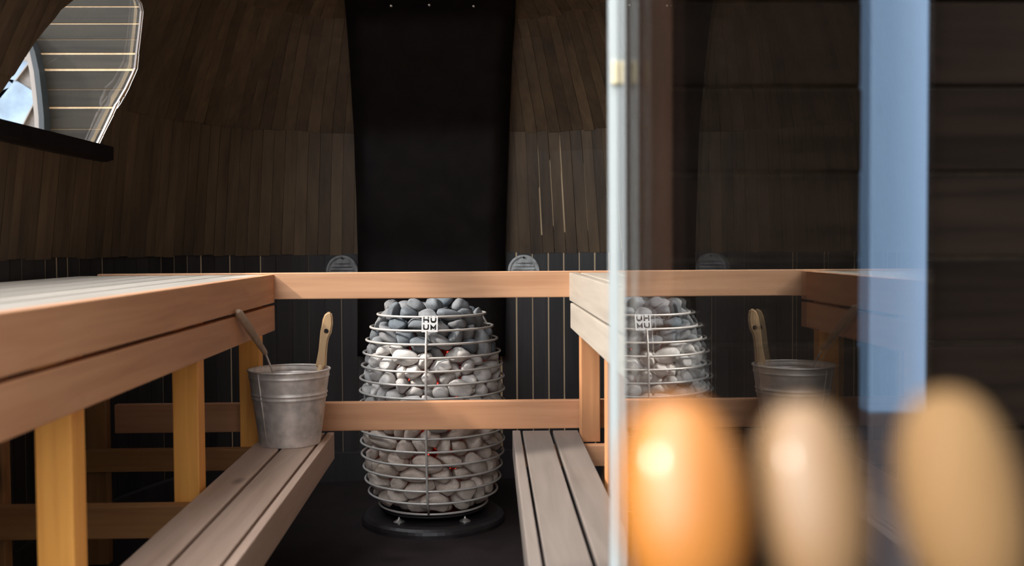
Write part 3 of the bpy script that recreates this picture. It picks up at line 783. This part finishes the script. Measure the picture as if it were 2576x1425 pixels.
# wooden scoop: paddle shaped handle with a hole, bowl down in the bucket
YS = 3.07
oL = [(823.5, 786), (816, 792), (811, 804), (808, 822), (805, 836), (803, 858), (801, 880), (797, 903), (792, 925)]
oR = [(833, 786.5), (836, 800), (836.5, 815), (833, 838), (826, 852), (823, 870), (821, 895), (820, 925)]
out = [at(x - .0, y, YS) for x, y in oL] + [at(x, y, YS) for x, y in reversed(oR)]
scoop = empty('scoop', BC + Vector((.06, .04, .012)), 'wooden scoop with a hole in its upright paddle handle, standing in the bucket', 'scoop')
hb = prism(out, (0, .017, 0))
bmesh.ops.bevel(hb, geom=[e for e in hb.edges if len(e.link_faces) == 2 and e.calc_face_angle(0) > 1.2], offset=.004, segments=3, affect='EDGES')
hd = obj('handle', hb, M['paddle'], None)
hc = at(820.5, 834, YS)
carve(hd, [tube([hc + Vector((0, -.03, 0)), hc + Vector((0, .05, 0))], .0075, 24)])
hd.data.materials.clear(); hd.data.materials.append(M['paddle'])
for p_ in hd.data.polygons: p_.material_index = 0; p_.use_smooth = True
hd.data.set_sharp_from_angle(angle=math.radians(35))
hd.parent = scoop; hd.location = -scoop.location
lo = at(807, 925, YS) + Vector((0, .0085, 0))
obj('neck', tube([lo + Vector((0, 0, .004)), lo + Vector((-.010, -.02, -.05)), BC + Vector((.045, 0.01, .085))], .011, 12), M['paddle'], scoop, smooth=True)
obj('bowl', lathe([(.002, 0), (.02, .002), (.030, .014), (.033, .034), (.029, .034), (.026, .016), (.018, .008), (.002, .006)], BC + Vector((.036, .006, .055)), 24), M['paddle'], scoop, smooth=True)

# ------------------------------------------------------------------ vents and heat shield on the back wall


def wall_pt(px, py, out=0.0):
    h = hit(px, py); n = Vector((h.x - XC, 0, 0)); return h


def vent(px, py, label, mt):
    Y = hit(px, py).y - .016
    c = at(px, py, Y); R = .0655
    root = empty('air_vent', (c.x, Y, c.z), label, 'vent')
    def disc(r, y0, y1, rin=0):
        b = bmesh.new(); n = 48
        o_ = [[b.verts.new((c.x + rr * math.cos(2 * PI * i / n), yy, c.z + rr * math.sin(2 * PI * i / n))) for i in range(n)] for rr, yy in ((r, y1), (r, y0 + .003), (r - .003, y0), (max(rin, .001), y0), (max(rin, .001), y1))]
        for p_, q_ in zip(o_, o_[1:] + o_[:1]):
            for i in range(n): b.faces.new((p_[i], p_[(i + 1) % n], q_[(i + 1) % n], q_[i]))
        return b
    face = obj('face', disc(R - .004, Y - .004, Y + .006), M[mt], root, smooth=True)
    frame = obj('frame', disc(R, Y - .009, Y + .006, R - .009), M[mt], root, smooth=True)
    for i in range(7):
        z = .036 - i * .0135; hw = math.sqrt(max(0, (.047) ** 2 - z * z)) if abs(z) < .047 else .01
        b = prism([(c.x - hw, Y - .004, c.z + z + .005), (c.x - hw, Y - .011, c.z + z - .004), (c.x - hw, Y - .004, c.z + z - .0045)], (2 * hw, 0, 0))
        obj('louvre', b, M[mt], face)
    b = tube([(c.x, Y - .0125, c.z + R - .011), (c.x, Y - .003, c.z + R - .011)], .004, 12); obj('screw', b, M['dark'], frame)
    return root


vent(861, 683, 'round louvred air vent in the dark back wall, shaded, on the bucket side', 'ventshade')
vent(1317.5, 681.5, 'round louvred air vent in the back wall, paler and daylit, near the glass door', 'vent')

# heat shield: hanging black sheet that follows the curve of the wall
EDGE = [(-30, 862, 1297), (14, 868, 1297), (60, 872, 1295), (150, 879, 1288), (330, 890, 1281), (500, 896, 1275), (640, 900, 1271), (760, 900, 1272), (897, 899, 1271)]
b = bmesh.new(); rows = []
def back_y(x, z):
    e = inset(z); return YC + (B0 - e) * (1 - min(1, abs(x - XC) / (A0 - e)) ** NE) ** (1 / NE)
shield_loc = Vector((-.18, 4.1, .52))
for k in range(41):
    yy = -30 + (897 + 30) * k / 40
    for (y0, l0, r0), (y1, l1, r1) in zip(EDGE, EDGE[1:]):
        if yy <= y1: f = (yy - y0) / (y1 - y0); l, r = l0 + (l1 - l0) * f, r0 + (r1 - r0) * f; break
    Y = min(hit(l, yy).y, hit(r, yy).y, hit((l + r) / 2, yy).y) - .034
    pl_, pr_ = at(l, yy, Y), at(r, yy, Y)
    row = []
    for j in range(9):
        g = j / 8; p_ = pl_.lerp(pr_, g); row.append((p_.x, Y, p_.z))
    rows.append(row)
front = [[b.verts.new(p) for p in r] for r in rows]; back = [[b.verts.new((p[0], p[1] + .004, p[2])) for p in r] for r in rows]
for A_, s in ((front, 1), (back, -1)):
    for r, q in zip(A_, A_[1:]):
        for j in range(8): b.faces.new((r[j], r[j + 1], q[j + 1], q[j]))
for r, q in zip(zip(front, back), zip(front[1:], back[1:])):
    b.faces.new((r[0][0], q[0][0], q[1][0], r[1][0])); b.faces.new((r[0][8], r[1][8], q[1][8], q[0][8]))
for i in (0, -1):
    for j in range(8): b.faces.new((front[i][j], front[i][j + 1], back[i][j + 1], back[i][j]))
shield = empty('heat_shield', shield_loc, 'tall black heat shield sheet hung on the curved wall behind the heater', 'heat shield')
obj('sheet', b, M['panel'], shield, smooth='all')
for sx, sy in ((984, 14.5), (1080, 12.5), (1191.5, 15.5)):
    Y = min(hit(870, sy).y, hit(1296, sy).y) - .034; p_ = at(sx, sy, Y); nrm = Vector((0, -.8, -.6))
    obj('screw', tube([p_ - nrm * .004, p_ + nrm * .003, p_ + nrm * .0045], .005, 12, radii=[.005, .005, .003]), M['screw'], shield, smooth=True)

# ------------------------------------------------------------------ seen through the window: a boarded hut with a round window
YH = 5.0
b = bmesh.new(); rh = random.Random(9)
ys = [-160, -115, -70, -28, 18, 61, 100, 137, 178, 226, 273, 326, 375, 425, 470]
for y0, y1 in zip(ys, ys[1:]):
    t_, u_ = at(200, y0, YH).z, at(200, y1, YH).z
    box(at(60, 0, YH).x, at(470, 0, YH).x, YH, YH + .03, u_ + rh.choice([.002, .005, .008, .010]), t_, .002, b)
box(at(-400, 0, YH).x, at(470, 0, YH).x, YH + .03, YH + .06, .0, 2.9, 0, b)
hutwall = obj('wall_hut', b, [M['hutblack']]); hutwall['kind'] = 'structure'
b = box(at(60, 0, YH).x, at(470, 0, YH).x, YH + .004, YH + .034, 1.1, 2.85, 0); struct('wall_hut_backing', b, M['bare'])
arcp = [(60, 55), (88, 94), (104, 138), (114, 186), (121, 246), (126, 300), (127, 345), (127, 400)]
def strip(w0, w1, y0, y1):
    bm = bmesh.new(); rws = []
    for x, y in arcp:
        rws.append([bm.verts.new(at(x - w, y, YH) + Vector((0, dy, 0))) for w, dy in ((w0, y0), (w1, y0), (w1, y1), (w0, y1))])
    for r, q in zip(rws, rws[1:]):
        for i in range(4): bm.faces.new((r[i], r[(i + 1) % 4], q[(i + 1) % 4], q[i]))
    bm.faces.new(rws[0]); bm.faces.new(rws[-1][::-1]); return bm
hw = empty('hut_window', at(60, 300, YH), 'arched wooden hut window with blue sky in its pane, seen through the sauna window', 'window')
obj('outer_frame', strip(0, 13, -.07, .005), M['slate'], hw)
obj('inner_frame', strip(13, 26, -.06, .005), M['palebar'], hw)
obj('wood_panel', prism([at(x, y, YH - .012) for x, y in ((-80, 60), (36, 58), (76, 110), (88, 150), (98, 226), (101, 300), (101, 400), (-80, 400))], (0, .01, 0)), M['greywood'], hw)
obj('pane', prism([at(x, y, YH - .03) for x, y in ((-90, 250), (-20, 190), (42, 203), (96, 238), (53, 322), (-80, 310))], (0, .012, 0)), M['bluepane'], hw)
obj('pane', prism([at(x, y, YH - .03) for x, y in ((-60, 240), (44, 147), (72, 158), (38, 202), (-10, 260))], (0, .012, 0)), M['bluepane'], hw)
for p_, q_ in (((97, 236), (52, 324)), ((73, 157), (38, 203))):
    obj('glazing_bar', prism([at(p_[0] - 2, p_[1], YH - .036), at(p_[0] + 1.5, p_[1], YH - .036), at(q_[0] + 1.5, q_[1], YH - .036), at(q_[0] - 2, q_[1], YH - .036)], (0, .012, 0)), M['palebar'], hw)

# ------------------------------------------------------------------ turned wooden knobs close to the lens
YK = .285
ZRAIL = at(1700, 1560, YK).z


def knob(px, w, ytop, ybot, Y, label, mt):
    c = at(px, (ytop + ybot) / 2, Y); R = w / 2 * Y / F; z1 = at(px, ytop, Y).z - c.z; z0 = at(px, ybot, Y).z - c.z
    prof = []
    for i in range(25):
        a = -PI / 2 * .86 + (PI / 2 * .86 + PI / 2 - .02) * i / 24
        s = math.sin(a); r = R * abs(math.cos(a)) ** .75
        prof.append((max(r, .0004), (z1 if s > 0 else -z0) * s))
    n0 = prof[0]
    foot = ZRAIL - c.z
    prof = [(R * .5, foot), (R * .5, foot + .002), (R * .36, foot + .004), (R * .36, min(n0[1] - .001, foot + .006))] + prof
    kb = lathe(prof, c, 48); bmesh.ops.rotate(kb, verts=kb.verts[:], cent=c, matrix=Matrix.Rotation(math.radians(-25), 3, 'X'))
    o = obj('wooden_knob', kb, M[mt], loc=(c.x, c.y, ZRAIL), smooth=True)
    return tag(o, label, 'knob')


knob(1716, 322, 1003, 1520, YK, 'honey brown lacquered wooden knob with a bright sun highlight, next to the glass edge', 'honey')
knob(2040, 268, 1006, 1515, YK, 'blurred pale wooden knob, middle of the three knobs in front of the glass', 'birch')
knob(2418, 300, 980, 1540, YK - .012, 'blurred matt wooden knob at the far end from the glass edge, without highlight', 'oak')
b = box(.02, .18, YK - .028, YK + .022, ZRAIL - .025, ZRAIL, .004); box(.08, .12, YK - .02, YK + .02, -.05, ZRAIL - .025, .002, b); struct('trim_7', b, M['jamb'])

# ------------------------------------------------------------------ light
SUN = Vector((1, .30, -.85)).normalized()
w = bpy.data.worlds.new('sky'); sc.world = w; w.use_nodes = True
nt = w.node_tree; bg = nt.nodes['Background']; N, L = nt.nodes.new, nt.links.new
tc = N('ShaderNodeTexCoord'); dt = N('ShaderNodeVectorMath'); dt.operation = 'DOT_PRODUCT'; dt.inputs[1].default_value = -SUN
L(tc.outputs['Generated'], dt.inputs[0])
mr = N('ShaderNodeMapRange'); mr.interpolation_type = 'SMOOTHSTEP'; mr.inputs['From Min'].default_value = .25; mr.inputs['From Max'].default_value = 1
mr.inputs['To Min'].default_value = 1.15; mr.inputs['To Max'].default_value = 10.5
L(dt.outputs['Value'], mr.inputs['Value'])
sx = N('ShaderNodeSeparateXYZ'); L(tc.outputs['Generated'], sx.inputs[0])
hz = N('ShaderNodeMapRange'); hz.interpolation_type = 'SMOOTHSTEP'; hz.inputs['From Min'].default_value = -.02; hz.inputs['From Max'].default_value = .42
hz.inputs['To Min'].default_value = .42; hz.inputs['To Max'].default_value = 1.0; L(sx.outputs['Z'], hz.inputs['Value'])
mm = N('ShaderNodeMath'); mm.operation = 'MULTIPLY'; L(mr.outputs[0], mm.inputs[0]); L(hz.outputs[0], mm.inputs[1]); L(mm.outputs[0], bg.inputs[1])
bg.inputs[0].default_value = (.90, .95, 1.0, 1)
sd = bpy.data.lights.new('sun', 'SUN'); so = bpy.data.objects.new('sun', sd); COL.objects.link(so)
so.rotation_euler = SUN.to_track_quat('-Z', 'Y').to_euler()
sd.energy = 5.3; sd.angle = math.radians(3); sd.color = (1, .93, .84)

vs_ = sc.view_settings; vs_.view_transform = 'Standard'; vs_.look = 'None'; vs_.exposure = .2; vs_.gamma = 1; vs_.use_curve_mapping = False
sc.display_settings.display_device = 'sRGB'
sc.cycles.use_denoising = True
sc.cycles.max_bounces = 12; sc.cycles.diffuse_bounces = 6; sc.cycles.glossy_bounces = 6; sc.cycles.transparent_max_bounces = 24
sc.cycles.sample_clamp_indirect = 6
bpy.context.view_layer.update()
